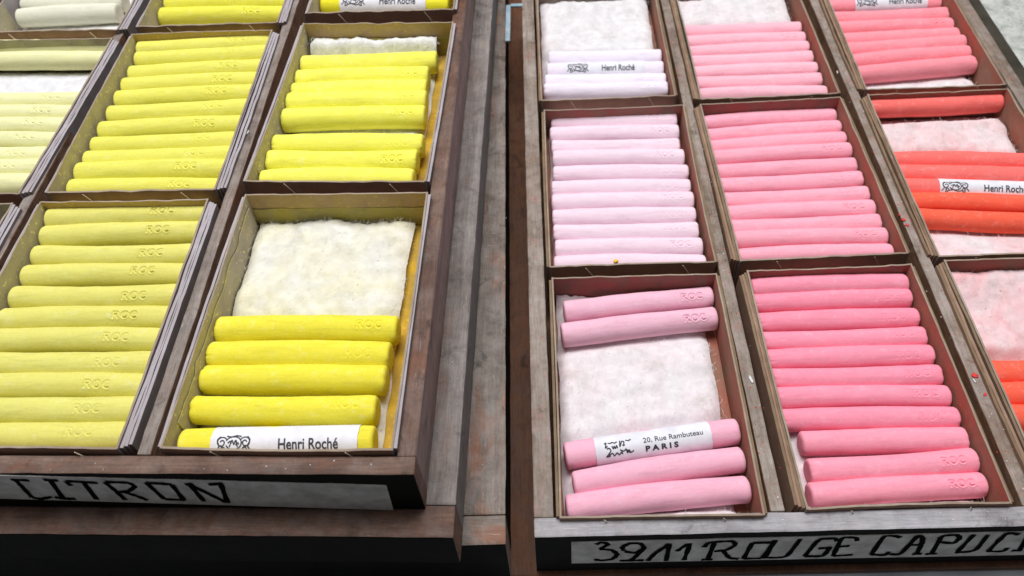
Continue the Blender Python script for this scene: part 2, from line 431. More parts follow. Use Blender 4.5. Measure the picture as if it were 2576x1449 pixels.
k = NT('speckled_stone', 0.8, 0.2); v = k.coords()
c = k.ramp(k.noise(v, 90, 9, 0.75, 0.4), [(0.34, srgb(140, 142, 138)), (0.52, srgb(186, 188, 182)), (0.7, srgb(212, 212, 206))])
k.color(k.mix(k.ramp(k.noise(v, 260, 5, 0.7), [(0.30, g(0.7)), (0.42, g(0))]), c, srgb(96, 98, 98))); k.bump(k.noise(v, 300, 6), 0.4, 0.0006)
STONE = k.m
# right-hand neighbours of the pink tray
b = obj('batten', block(0.2862, 0.2950, 0.10, 0.62, -0.0425, -0.0065, 0.0006, 50, 0.0003, 9), [flat('dark_batten_paint', srgb(46, 44, 36), srgb(74, 68, 58), 60)])
b.rotation_euler.z = YR
tag(b, 'dark painted wooden batten along the right side of the pink tray', 'batten')
sb = obj('stone_slab', block(0.2958, 0.70, 0.10, 0.75, -0.0425, -0.010, 0.001, 40, 0.0004, 13), [STONE])
sb.rotation_euler.z = YR
tag(sb, 'pale grey speckled stone slab in the far right corner', 'stone slab')

# small pale bracket at the back between the stacks
p1, p2, p3 = at(1277, 106, -0.001), at(1279, 16, -0.001), at(1314, 15, -0.001)
bm = bmesh.new()
def bar(bm, a, b_, w, h):
    d = (b_-a).normalized(); s = Vector((-d.y, d.x, 0))*w/2
    lo = [bm.verts.new(q) for q in (a-s, a+s, b_+s, b_-s)]; hi = [bm.verts.new(q.co+Vector((0, 0, h))) for q in lo]
    bm.faces.new(hi)
    for i in range(4): bm.faces.new((lo[i], lo[(i+1) % 4], hi[(i+1) % 4], hi[i]))
    bmesh.ops.recalc_face_normals(bm, faces=list(bm.faces))
bar(bm, p1, p2, 0.0030, 0.0012); bar(bm, p2+Vector((0.0016, 0, 0)), p3, 0.0030, 0.0011)
tag(obj('bracket', bm, [METAL]), 'pale blue metal corner bracket at the back edge between the two stacks', 'bracket')

# ------------------------------------------------------------------ cardboard boxes
def panel(a, b_, inn, z0, z1, t, seed, wob=0.0006):
    """thin upright panel from a to b_; inn is the inward direction; materials: 0 inner, 1 outer, 2 rim"""
    bm = bmesh.new(); N = 26
    rows = []
    for i in range(N+1):
        p = a.lerp(b_, i/N)
        bow = 0.0007*math.sin(math.pi*i/N)*noise.noise(Vector((seed*3.7, 1.3, 0)))*2.2
        dz = wob*(noise.noise(Vector((i*0.35+seed*9.1, seed, 2.0)))+0.5*noise.noise(Vector((i*1.1, seed*5.3, 7.0))))
        p = p+inn*bow
        o_, i_ = p, p+inn*t
        rows.append([bm.verts.new((o_.x, o_.y, z0)), bm.verts.new((o_.x, o_.y, z1+dz-0.0001)), bm.verts.new((i_.x, i_.y, z1+dz)), bm.verts.new((i_.x, i_.y, z0))])
    for r, s in zip(rows, rows[1:]):
        for j, mi in ((0, 1), (1, 2), (2, 0), (3, 0)):
            f = bm.faces.new((r[j], s[j], s[(j+1) % 4], r[(j+1) % 4])); f.material_index = mi
    for r, mi in ((rows[0], 1), (rows[-1], 1)):
        f = bm.faces.new(r); f.material_index = mi
    bmesh.ops.recalc_face_normals(bm, faces=list(bm.faces))
    return bm

BOXLAB = {
 'L3a': 'open cardboard box of deep yellow pastels with a large bare cotton patch',
 'L3b': 'open cardboard box of bright yellow pastels with ochre walls, behind the bare cotton patch',
 'L3c': 'cardboard box cut off by the top edge, a banded yellow pastel along its front',
 'L2a': 'open cardboard box filled with eleven clearly stamped greenish yellow pastels, above CITRON',
 'L2b': 'cardboard box filled with eleven clear yellow pastels, centre of the yellow tray',
 'L2c': 'cardboard box of plain lemon yellow pastels cut off by the top edge',
 'L1a': 'cardboard box showing only one back corner at the left edge',
 'L1b': 'cardboard box of pale cream green pastels with a lilac cotton gap, left edge',
 'L1c': 'open cardboard box of whitish grey pastels in the top left corner',
 'R1a': 'open cardboard box of light pink pastels, one banded PARIS, with much bare cotton',
 'R1b': 'cardboard box filled with eleven very pale lilac pink pastels',
 'R1c': 'cardboard box of bare white cotton with near white pastels along its front',
 'R2a': 'cardboard box filled with eleven strong pink pastels, above the word ROUGE',
 'R2b': 'cardboard box filled with eleven mid pink pastels, centre of the pink tray',
 'R2c': 'cardboard box with bare cotton behind seven light rose pink pastels, top edge',
 'R3a': 'cardboard box of pink stained cotton and red pastels cut by the right edge',
 'R3b': 'cardboard box of vermilion red pastels around a patch of pink stained cotton',
 'R3c': 'cardboard box of salmon pink pastels lying askew, top right of the pink tray',
}
FRAMES = {}
for bi, (n, (x, y, th, w, d)) in enumerate(BOX.items()):
    z = rim(n)
    root = tag(empty('cardboard_box', (x, y, z-0.0215), th), BOXLAB[n], 'cardboard box', 'cardboard pastel boxes')
    M = Matrix.Translation((x, y, 0)) @ Matrix.Rotation(th, 4, 'Z'); FRAMES[n] = M
    if n[0] == 'L': inL, inR = (CARD_PALE, CARD_PALE) if n[1] == '1' else (CARD_YEL, CARD_YEL2)
    else: inL, inR = (CARD_PINK, CARD_PINK2)
    t = 0.0008; H = 0.0215
    A, B_, C, D = Vector((0, 0, 0)), Vector((w, 0, 0)), Vector((w, d, 0)), Vector((0, d, 0))
    X, Y = Vector((1, 0, 0)), Vector((0, 1, 0))
    obj('side_panel', panel(A, D, X, 0, H, t, bi*4+1), [CARD_LEFT if n[0] == 'L' else inL, CARD_GREY, CARD_RIM], root)
    obj('side_panel', panel(B_, C, -X, 0, H, t, bi*4+2), [inR, CARD_GREY, CARD_RIM], root)
    e = X*(t+0.00005)
    obj('end_panel', panel(A+e, B_-e, Y, 0, H-0.0001, t, bi*4+3), [inL, CARD_OUT, CARD_RIM], root)
    obj('end_panel', panel(D+e, C-e, -Y, 0, H-0.0001, t, bi*4+4), [inL, CARD_OUT, CARD_RIM], root)
    obj('floor_panel', block(t+.0001, w-t-.0001, t+.0001, d-t-.0001, 0.0002, 0.0014, 0), [inR], root)
    if n in ('L3a', 'L3b'):
        obj('paper_lining', panel(D+e*1.3-Y*(t+.0003), C-e*1.3-Y*(t+.0003), -Y, 0.002, H-0.0085, 0.0004, bi*4+91, 0.0005), [LINING, LINING, LINING], root)
        obj('paper_lining', panel(X*(t+.0003)+Y*.012, D+X*(t+.0003)-Y*.004, X, 0.002, H-0.0045, 0.0004, bi*4+93, 0.003), [CARD_LEFT, CARD_LEFT, LINING], root)
    # outer sleeve the box stands in: its side edges show as a second line beside the rim
    for s in (0, 1):
        many = (s == 1) if n[0] == 'L' else (s == 0)
        for q_ in range(3 if many and n[:2] not in ('L3', 'R1') else 1):
            off = 0.00125+0.00122*q_
            xo = -off if s == 0 else w+off
            obj('sleeve_side', panel(Vector((xo, 0.001+.0008*q_, 0)), Vector((xo, d-0.001-.0006*q_, 0)), X if s == 0 else -X, 0.0003, H-0.0007-0.0003*q_, 0.00117, bi*4+60+s+q_*7, 0.0005), [LAYER if n[0] == 'L' else CARD_GREY, CARD_GREY if n[0] == 'L' else CARD_OUT, LAYER if n[0] == 'L' else (LAYERB, CARD_OUT, LAYERB)[q_]], root)
    # loose stitching threads on the front wall
    for k, fx in enumerate((0.22, 0.80)):
        bm = bmesh.new()
        x0 = w*fx+0.003*noise.noise(Vector((bi, k, 0)))
        a, b2 = Vector((x0, -0.0006, H-0.0008)), Vector((x0+0.0035, -0.0008, H-0.0065))
        s_ = Vector((0.00016, 0, 0)); dd = Vector((0, -0.0003, 0))
        vs = [bm.verts.new(q) for q in (a-s_, a+s_, b2+s_, b2-s_)]; vt = [bm.verts.new(q.co+dd) for q in vs]
        bm.faces.new(vt)
        for i in range(4): bm.faces.new((vs[i], vs[(i+1) % 4], vt[(i+1) % 4], vt[i]))
        bmesh.ops.recalc_face_normals(bm, faces=list(bm.faces))
        obj('stitch_thread', bm, [THREAD], root)

# ------------------------------------------------------------------ pastel sticks
NL, NR_ = 0.068, 0.0057
def seg_d(px, py, s):
    best = 9
    for (ax, ay), (bx, by) in zip(s, s[1:]):
        dx, dy = bx-ax, by-ay
        t = max(0, min(1, ((px-ax)*dx+(py-ay)*dy)/(dx*dx+dy*dy+1e-12)))
        best = min(best, math.hypot(px-ax-t*dx, py-ay-t*dy))
    return best
arc = lambda cx, cy, rx, ry, a0, a1, k=12: [(cx+rx*math.cos(math.radians(a0+(a1-a0)*i/k)), cy+ry*math.sin(math.radians(a0+(a1-a0)*i/k))) for i in range(k+1)]
# the stamp, in millimetres: R O C
STAMP = [[(0.2, 0), (0.2, 3.4)], [(0.2, 3.3)]+arc(1.3, 2.55, 0.95, 0.78, 90, -90)+[(0.2, 1.75)], [(1.2, 1.7), (2.4, 0)],
         arc(5.2, 1.7, 1.35, 1.65, 0, 360, 20), arc(9.2, 1.7, 1.35, 1.65, 55, 305, 18)]
def stick_mesh(name, seed, depth, bend, blunt, center=16, U0=0.72, rough=1.0):
    xs = [0, 0.0002, 0.0006, 0.0012]
    x = 0.0025
    s0, s1 = NL*U0-0.001, NL*U0+0.0125
    while x < NL-0.002:
        xs.append(x); x += 0.0002 if (s0 < x < s1 and depth) else 0.0015
    xs += [NL-0.0012, NL-0.0006, NL-0.0002, NL]
    c0 = math.radians(90+center)                  # angle of the stamp, 90 = straight up, more = towards the front
    ang = []
    a = -math.radians(26)
    while a < math.radians(26)-math.radians(1.2 if depth else 5): ang.append(c0+a); a += math.radians(2.0 if depth else 9)
    rest = 2*math.pi-math.radians(52)
    ang += [c0+math.radians(26)+rest*i/28 for i in range(28)]
    bm = bmesh.new(); rings = []
    for x in xs:
        e = min(x, NL-x)
        pr = 1.0
        if e < 0.0013: pr = 1-blunt*(1-math.sqrt(max(0, 1-(1-e/0.0013)**2)))
        u = x/NL
        pr *= 1+rough*0.034*math.sin(u*(3.5+seed % 3)+seed)+rough*0.020*noise.noise(Vector((u*9, seed*4.1, 0)))-0.02*(2*u-1)**2
        cy = bend*math.sin(math.pi*u)+0.0002*noise.noise(Vector((u*4, seed*2.2, 4)))
        cz = 0.0002*noise.noise(Vector((u*5, seed*1.7, 9)))
        ring = []
        for a in ang:
            r = NR_*pr*(1+rough*0.024*noise.noise(Vector((math.cos(a)*1.3, math.sin(a)*1.3, u*7+seed*5)))+rough*0.010*noise.noise(Vector((math.cos(a)*4, math.sin(a)*4, u*40+seed*5))))
            if e < 0.004: r -= 0.0005*max(0, noise.noise(Vector((math.cos(a)*1.6+seed*3, math.sin(a)*1.6, x*160)))-0.15)*(1-e/0.004)*3
            if depth and s0 < x < s1:
                ty = (c0-a)*NR_*1000/.9+1.7; tx = (x-NL*U0)*1000/.9-0.5
                dd = min(seg_d(tx, ty, s) for s in STAMP)
                r -= depth*max(0, 1-(dd/0.42)**2)
                r += depth*0.25*math.exp(-((dd-0.72)/0.28)**2)
            ring.append(bm.verts.new((x-NL/2, cy+math.cos(a)*r, cz+math.sin(a)*r)))
        rings.append(ring)
    n = len(ang)
    for r, s in zip(rings, rings[1:]):
        for i in range(n): bm.faces.new((r[i], r[(i+1) % n], s[(i+1) % n], s[i]))
    for ring, sx in ((rings[0], -1), (rings[-1], 1)):
        c = sum((v.co for v in ring), Vector())/n
        inner = [bm.verts.new(c+(v.co-c)*0.6+Vector((sx*0.0001*noise.noise(v.co*900), 0, 0))) for v in ring]
        cv = bm.verts.new(c+Vector((sx*0.0001, 0, 0)))
        for i in range(n):
            bm.faces.new((ring[i], ring[(i+1) % n], inner[(i+1) % n], inner[i])); bm.faces.new((inner[i], inner[(i+1) % n], cv))
    bmesh.ops.recalc_face_normals(bm, faces=list(bm.faces))
    me = bpy.data.meshes.new(name); bm.normal_update(); bm.to_mesh(me); bm.free()
    me.polygons.foreach_set('use_smooth', [True]*len(me.polygons))
    return me
PROTO = {
 'deep': [stick_mesh('pastel_stick', 1, 0.00064, 0.0007, 0.30, 16, 0.655), stick_mesh('pastel_stick', 2, 0.00052, -0.0006, 0.22, 20, 0.665)],
 'soft': [stick_mesh('pastel_stick', 3, 0.00042, 0.0008, 0.30, 16, 0.655), stick_mesh('pastel_stick', 4, 0.00028, -0.0007, 0.36, 8, 0.665)],
 'deep_end': [stick_mesh('pastel_stick', 7, 0.00062, 0.0006, 0.30, 14, 0.775), stick_mesh('pastel_stick', 8, 0.00050, -0.0005, 0.22, 18, 0.768)],
 'soft_end': [stick_mesh('pastel_stick', 9, 0.00036, 0.0009, 0.30, 14, 0.775), stick_mesh('pastel_stick', 10, 0.00026, -0.0007, 0.36, 4, 0.768), stick_mesh('pastel_stick', 11, 0.00014, 0.0004, 0.28, 24, 0.76)],
 'banded': [stick_mesh('pastel_stick', 13, 0, 0.0003, 0.3, 16, 0.72, 0.15)],
 'none': [stick_mesh('pastel_stick', 5, 0, 0.0009, 0.36), stick_mesh('pastel_stick', 6, 0, -0.0008, 0.25), stick_mesh('pastel_stick', 12, 0, 0.0002, 0.45)],
}

def wrap_bm(bm, r, lo, hi, x0, ysc, center):
    """bend a flat drawing (x along the stick, y across, metres) round a cylinder"""
    for k in range(1, 12):
        y = lo+(hi-lo)*k/12
        bmesh.ops.bisect_plane(bm, geom=list(bm.verts)+list(bm.edges)+list(bm.faces), plane_co=(0, y, 0), plane_no=(0, 1, 0))
    for v in bm.verts:
        a = math.radians(90+center)-v.co.y/r
        rr = r+v.co.z
        v.co = Vector((v.co.x+x0, math.cos(a)*rr, math.sin(a)*rr))

def text_bm(txt, size, squeeze, fat):
    cu = bpy.data.curves.new('t', 'FONT'); cu.body = txt; cu.size = size; cu.offset = fat; cu.resolution_u = 3
    o = bpy.data.objects.new('t', cu); COL.objects.link(o)
    dg = bpy.context.evaluated_depsgraph_get()
    me = bpy.data.meshes.new_from_object(o.evaluated_get(dg))
    bm = bmesh.new(); bm.from_mesh(me)
    bpy.data.objects.remove(o); bpy.data.meshes.remove(me)
    for v in bm.verts: v.co.x *= squeeze; v.co.z = 0
    return bm

def merge(dst, src, dx=0, dy=0):
    for v in src.verts: v.co += Vector((dx, dy, 0))
    me = bpy.data.meshes.new('t'); src.to_mesh(me); src.free(); dst.from_mesh(me); bpy.data.meshes.remove(me)

def emblem_bm(s):
    """ornamental oval of curls beside the name"""
    bm = bmesh.new(); n = Vector((0, 0, 1))
    spiral = lambda cx, cy, r, a0, turns, k=22: [(cx+r*(1-0.8*i/k)*math.cos(a0+turns*6.283*i/k), cy+r*(1-0.8*i/k)*math.sin(a0+turns*6.283*i/k)) for i in range(k+1)]
    L = [arc(0, 0.1, 2.1, 1.7, 200, 520, 24), spiral(-3.2, 0.3, 1.5, 0.5, 1.4), spiral(3.2, 0.3, 1.5, 2.6, -1.4), spiral(-3.0, -1.5, 0.9, 4, 1.2), spiral(3.1, -1.5, 0.9, 5.4, -1.2),
         [(-4.8, -2.0), (-3.9, -0.8), (-4.4, 0.9), (-3.6, 1.9)], [(4.8, -2.0), (3.9, -0.8), (4.4, 0.9), (3.6, 1.9)],
         [(-1.1, -0.9), (-0.4, 0.9), (0.1, -0.3), (0.6, 0.9), (1.1, -0.9)], [(-2.4, -1.9), (-0.8, -1.5), (0.9, -2.1), (2.5, -1.7)], [(-2.0, 2.0), (-0.6, 1.7), (0.7, 2.1), (2.0, 1.8)],
         [(-1.5, 0.1), (-0.9, 0.6), (-0.5, 0.0)], [(0.6, -0.4), (1.2, 0.2), (1.5, -0.3)]]
    for st in L: ribbon([Vector((a*s, b_*s, 0)) for a, b_ in st], 0.34*s, None, n, 0, bm)
    return bm

def script_bm(s):
    bm = bmesh.new(); n = Vector((0, 0, 1))
    L = [[(-4.6, 2.2), (-3.9, 2.6), (-4.4, 0.8), (-3.6, 1.4)], [(-3.4, 2.4), (-2.6, 2.2), (-2.0, 2.5), (-1.2, 2.1), (-0.4, 2.5)], [(-2.2, 1.2), (-1.9, 0.2), (-1.5, 1.1), (-1.2, 0.2), (-0.7, 1.2), (-0.5, 0.2)],
         [(0.6, 2.7), (0.3, 0.6), (1.2, 2.4), (1.9, 2.0), (1.3, 0.8), (2.1, 1.1)], [(-4.0, 0.4), (-3.2, 0.6), (-2.8, -0.4), (-3.8, -1.6), (-4.4, -2.3), (-3.0, -2.1)], [(-3.6, -1.9), (-2.4, -1.2), (-1.8, -2.2), (-0.9, -1.3), (-0.2, -2.1), (0.6, -1.2), (0.9, -2.0)],
         [(0.2, -0.4), (1.2, -1.0), (2.2, -0.6), (3.4, -1.8), (4.6, -1.3)], [(2.0, -0.2), (2.5, -1.8), (3.0, -0.8), (3.6, -1.9)], [(2.4, 2.6), (3.4, 2.3), (4.2, 2.7)]]
    for st in L: ribbon([Vector((a*s, b_*s, 0)) for a, b_ in st], 0.40*s, None, n, 0, bm)
    return bm

def make_band(u0, u1, printed):
    """paper band round a stick from u0 to u1 of its length, with its printing as a sub-part"""
    bm = bmesh.new(); r = NR_*1.04
    xa, xb = (u0-0.5)*NL, (u1-0.5)*NL
    rows = []
    for i in range(25):
        x = xa+(xb-xa)*i/24
        rows.append([bm.verts.new((x+0.0003*noise.noise(Vector((k*0.4, u0*9, i*0.0+1)))*(1 if i in (0, 24) else 0), math.cos(a)*r, math.sin(a)*r)) for k in range(40) for a in (k*2*math.pi/40,)])
    for p, q in zip(rows, rows[1:]):
        for i in range(40): bm.faces.new((p[i], p[(i+1) % 40], q[(i+1) % 40], q[i]))
    bmesh.ops.recalc_face_normals(bm, faces=list(bm.faces))
    me = bpy.data.meshes.new('paper_band'); bm.normal_update(); bm.to_mesh(me); bm.free()
    me.materials.append(BAND); me.polygons.foreach_set('use_smooth', [True]*len(me.polygons))
    pb = bmesh.new(); Lb = xb-xa
    cen = 28
    if printed == 'name':
        merge(pb, emblem_bm(0.00128), Lb*0.16, 0.0004)
        t = text_bm('Henri Roch\u00e9', 0.0053, 0.70 if u1 < 0.9 else 0.76, 0.00010)
        merge(pb, t, Lb*0.46, -0.0019)
    else:
        merge(pb, script_bm(0.00118), Lb*0.20, 0.0002)
        merge(pb, text_bm('20, Rue Rambuteau', 0.0029, 1.02, 0.00002), Lb*0.41, 0.0011)
        merge(pb, text_bm('P A R I S', 0.0030, 1.18, 0.00013), Lb*0.42, -0.0024)
    for v in pb.verts: v.co.z = 0.00012
    wrap_bm(pb, r, -0.004, 0.004, xa, 1, cen)
    bmesh.ops.recalc_face_normals(pb, faces=list(pb.faces))
    me2 = bpy.data.meshes.new('printing'); pb.to_mesh(me2); pb.free(); me2.materials.append(PRINT)
    return me, me2
BANDS = {'long': make_band(0.18, 0.925, 'name'), 'name': make_band(0.16, 0.83, 'name'), 'late': make_band(0.25, 0.87, 'name'), 'paris': make_band(0.17, 0.83, 'paris')}

C = lambda a, b_: (srgb(*a), srgb(*b_))
PASTEL = {
 'L3a': ('deep yellow', C((242, 232, 82), (236, 222, 64))), 'L3b': ('bright yellow', C((248, 245, 108), (242, 236, 88))), 'L3c': ('bright yellow', C((244, 236, 60), (236, 226, 50))),
 'L2a': ('greenish yellow', C((228, 223, 126), (222, 214, 108))), 'L2b': ('clear yellow', C((236, 232, 112), (230, 224, 96))), 'L2c': ('lemon yellow', C((236, 232, 92), (230, 224, 80))),
 'L1b': ('pale cream green', C((240, 238, 186), (234, 231, 168))), 'L1c': ('whitish grey green', C((232, 230, 212), (224, 222, 196))),
 'R1a': ('light pink', C((245, 194, 212), (241, 182, 200))), 'R1b': ('pale lilac pink', C((245, 221, 233), (243, 210, 224))), 'R1c': ('near white pink', C((244, 236, 248), (242, 228, 242))),
 'R2a': ('strong pink', C((253, 160, 182), (251, 144, 166))), 'R2b': ('mid pink', C((254, 180, 198), (252, 168, 184))), 'R2c': ('light rose pink', C((253, 194, 208), (252, 182, 196))),
 'R3a': ('vermilion red', C((254, 112, 88), (250, 100, 78))), 'R3b': ('vermilion red', C((255, 126, 120), (253, 114, 106))), 'R3c': ('salmon pink', C((253, 160, 172), (252, 146, 156))),
}
# each stick: left end x, y, right end x, y of its axis in the photograph, stamp, lift (m)
STICKS = {
 'L2a': [(104, 554, 500, 541, 'deep'), (83, 601, 484, 589, 'deep'), (54, 646, 467, 641, 'deep'), (30, 696, 446, 691, 'deep'), (5, 750, 427, 745, 'deep'), (-20, 806, 404, 800, 'deep'),
         (-43, 858, 384, 856, 'soft'), (-65, 915, 370, 915, 'soft'), (-90, 973, 355, 973, 'soft'), (-115, 1032, 335, 1033, 'soft'), (-138, 1093, 312, 1095, 'soft')],
 'L3a': [(540, 831, 1004, 829, 'soft'), (515, 893, 985, 895, 'soft'), (497, 953, 976, 955, 'none'), (472, 1028, 952, 1030, 'soft'), (452, 1116, 946, 1108, 'long')],
 'L3b': [(737, 168, 1101, 154, 'none'), (728, 204, 1081, 194, 'soft'), (717, 234, 1076, 226, 'soft'), (713, 265, 1076, 259, 'soft'), (698, 302, 1072, 294, 'soft'), (683, 366, 1067, 365, 'soft'), (665, 408, 1052, 406, 'deep'), (646, 455, 1044, 455, 'none')],
 'L3c': [(792, -16, 1140, -17, 'none'), (785, 14, 1131, 13, 'name')],
 'L2b': [(341, 128, 667, 110, 'soft'), (322, 157, 647, 142, 'soft'), (311, 190, 633, 174, 'soft'), (305, 221, 626, 206, 'soft'), (285, 254, 611, 239, 'soft'), (260, 292, 596, 276, 'soft'),
         (234, 333, 585, 317, 'soft'), (218, 370, 570, 357, 'soft'), (204, 405, 556, 394, 'soft'), (186, 440, 537, 432, 'soft'), (162, 478, 520, 476, 'soft')],
 'L2c': [(408, -10, 720, -18, 'none'), (398, 17, 711, 11, 'none'), (386, 44, 700, 40, 'soft')],
 'L1b': [(-60, 122, 272, 120, 'none'), (-85, 157, 241, 155, 'none'), (-170, 256, 190, 254, 'soft'), (-186, 289, 165, 288, 'soft'), (-205, 321, 147, 320, 'soft'), (-225, 357, 128, 356, 'soft'), (-245, 393, 108, 392, 'soft'), (-265, 428, 86, 427, 'soft'), (-285, 462, 58, 462, 'none')],
 'L1c': [(56, 14, 318, 4, 'none'), (51, 45, 303, 32, 'none')],
 'R1a': [(1418, 785, 1799, 745, 'deep'), (1412, 842, 1804, 798, 'deep'), (1420, 1145, 1867, 1080, 'paris'), (1441, 1216, 1877, 1152, 'none'), (1423, 1276, 1898, 1227, 'none')],
 'R1b': [(1386, 309, 1701, 306, 'soft'), (1383, 343, 1706, 337, 'soft'), (1387, 374, 1708, 371, 'soft'), (1390, 405, 1719, 402, 'soft'), (1391, 440, 1730, 437, 'soft'), (1387, 478, 1735, 474, 'soft'),
         (1387, 513, 1743, 507, 'soft'), (1389, 551, 1748, 545, 'soft'), (1391, 588, 1755, 583, 'soft'), (1395, 629, 1765, 623, 'soft'), (1392, 668, 1774, 666, 'none')],
 'R1c': [(1379, 152, 1678, 146, 'none'), (1375, 181, 1680, 176, 'name'), (1370, 210, 1683, 205, 'none'), (1367, 234, 1687, 229, 'soft')],
 'R2a': [(1899, 725, 2282, 713, 'none'), (1907, 765, 2310, 751, 'soft'), (1916, 811, 2327, 799, 'soft'), (1931, 858, 2348, 846, 'soft'), (1945, 904, 2367, 892, 'soft'), (1961, 951, 2388, 943, 'soft'),
         (1973, 1001, 2410, 995, 'soft'), (1982, 1055, 2435, 1050, 'soft'), (2010, 1113, 2455, 1103, 'none'), (2030, 1185, 2494, 1154, 'deep'), (2032, 1246, 2511, 1214, 'deep')],
 'R2b': [(1795, 310, 2110, 292, 'none'), (1803, 343, 2127, 321, 'soft'), (1809, 372, 2134, 351, 'soft'), (1820, 402, 2147, 381, 'soft'), (1827, 434, 2164, 417, 'none'), (1830, 468, 2173, 452, 'soft'),
         (1836, 506, 2194, 490, 'soft'), (1845, 541, 2204, 525, 'soft'), (1852, 574, 2221, 561, 'soft'), (1858, 607, 2238, 597, 'soft'), (1867, 648, 2250, 635, 'none')],
 'R2c': [(1738, 83, 2021, 73, 'none'), (1746, 109, 2042, 99, 'soft'), (1749, 134, 2052, 122, 'soft'), (1755, 159, 2065, 147, 'soft'), (1761, 185, 2074, 175, 'soft'), (1768, 212, 2083, 203, 'soft'), (1775, 243, 2088, 236, 'none')],
 'R3c': [(2068, -12, 2342, -24, 'none'), (2079, 19, 2362, 8, 'name'), (2098, 50, 2380, 40, 'soft'), (2110, 77, 2391, 66, 'soft'), (2127, 104, 2410, 90, 'none'), (2144, 130, 2430, 111, 'none'), (2158, 157, 2449, 134, 'none'), (2174, 187, 2463, 160, 'none')],
 'R3b': [(2207, 270, 2529, 256, 'none'), (2270, 405, 2606, 410, 'none'), (2282, 438, 2622, 446, 'none'), (2299, 473, 2638, 484, 'name'), (2316, 508, 2652, 520, 'none'), (2334, 548, 2664, 562, 'none')],
 'R3a': [(2502, 936, 2900, 930, 'none'), (2530, 992, 2926, 984, 'none'), (2552, 1048, 2950, 1040, 'none')],
}
ORD = ['first', 'second', 'third', 'fourth', 'fifth', 'sixth', 'seventh', 'eighth', 'ninth', 'tenth', 'eleventh', 'twelfth']
AX = 0.0116
ALT = {'R1a': C((248, 188, 208), (246, 176, 196)), 'R2a': C((254, 168, 188), (252, 154, 174)), 'R3b': C((255, 112, 86), (253, 100, 76))}
AXIS = {}
for n, rows in STICKS.items():
    cname, (c1, c2) = PASTEL[n]
    mat = mat_stick(cname.replace(' ', '_')+'_'+n.lower(), c1, c2)
    mesh = {}; mat2 = None
    z = rim(n)-AX
    ends = []
    for r in rows:
        zz = z+(0.0028 if r is rows[0] and n in ('R3b', 'L2a', 'L2b', 'L1b', 'R2a', 'L2c') else 0)
        a, b_ = at(r[0], r[1], zz), at(r[2], r[3], zz)
        Mi = FRAMES[n].inverted(); u = (b_-a).normalized(); w_ = BOX[n][3]
        if n[:2] in ('L1', 'L2'):                      # these ends go on behind the box rim
            g_ = w_-0.0016-(Mi @ b_).x
            if -0.002 < g_ < 0.0135: b_ = b_+u*(g_-random.uniform(0, .0006))
        if n[:2] in ('R2', 'R3') and not (n == 'R2a' and rows.index(r) >= 8):
            g_ = (Mi @ a).x-0.0016
            if -0.002 < g_ < 0.0135: a = a-u*(g_-random.uniform(0, .0006))
        g_ = w_-0.0016-(Mi @ b_).x
        if g_ < 0: b_ = b_+u*g_
        g_ = (Mi @ a).x-0.0016
        if g_ < 0: a = a-u*g_
        ends.append((a, b_))
    mids = [(a+b_)/2 for a, b_ in ends]
    gaps = sorted((mids[i]-mids[i+1]).length for i in range(len(mids)-1))
    med = gaps[len(gaps)//2]
    if len(gaps) < 3: med = 0.0114
    rad = max(0.0050, min(0.0059, med*0.51))
    AXIS[n] = (ends, rad)
    for i, (r, (a, b_)) in enumerate(zip(rows, ends)):
        kind = r[4]
        pk = PROTO['banded' if kind in ('name', 'paris', 'long') else kind+('_end' if kind != 'none' and n[:2] not in ('L1', 'L2') else '')]
        src = pk[(i*2+random.randrange(2)) % len(pk)]
        alt = (n == 'R1a' and i >= 2) or (n == 'R2a' and i >= 8) or (n == 'R3b' and i >= 4)
        if alt and mat2 is None: mat2 = mat_stick('second_tone_'+n.lower(), *ALT[n])
        key = src.name+str(alt)
        if key not in mesh:
            me = src.copy(); me.materials.clear(); me.materials.append(mat2 if alt else mat); mesh[key] = me
        o = bpy.data.objects.new('pastel_stick', mesh[key]); COL.objects.link(o)
        v = b_-a
        mid = (a+b_)/2
        if i and (mids[i-1]-mids[i]).length < 2*rad*0.93: mid = mid+Vector((0, 0, 0.0009*(i % 2)))
        o.location = mid+Vector((0, -0.0005, 0))
        k = rad/NR_*(1 if kind in ('name', 'paris', 'long') else random.uniform(.955, 1.03))
        o.scale = (v.length/NL, k, k)
        o.rotation_euler = (math.radians(random.uniform(-7, 7)) if kind not in ('name', 'paris', 'long') else 0, random.uniform(-.004, .004), math.atan2(v.y, v.x))
        N_ = len(rows)
        pos = ('%s from the back' % ORD[i]) if i < N_-1 else 'nearest the front'
        if i == 0 and N_ > 1: pos = 'hindmost'
        if kind in ('name', 'paris', 'long'):
            lab_ = '%s pastel stick in a printed paper band, in the %s' % (cname, place(n))
            if kind == 'paris': lab_ = 'light pink pastel stick in a paper band printed PARIS'
            me, me2 = BANDS['late' if n in ('R3b', 'R3c') else kind]
            bd = bpy.data.objects.new('paper_band', me); COL.objects.link(bd); bd.parent = o
            pr_ = bpy.data.objects.new('printing', me2); COL.objects.link(pr_); pr_.parent = bd
        else:
            st = {'deep': 'clearly stamped ', 'soft': '', 'none': ''}[kind]
            lab_ = '%s%s pastel stick, %s in the %s' % (st, cname, pos, place(n))
        tag(o, lab_, 'pastel stick', 'pastels in the %s' % place(n))

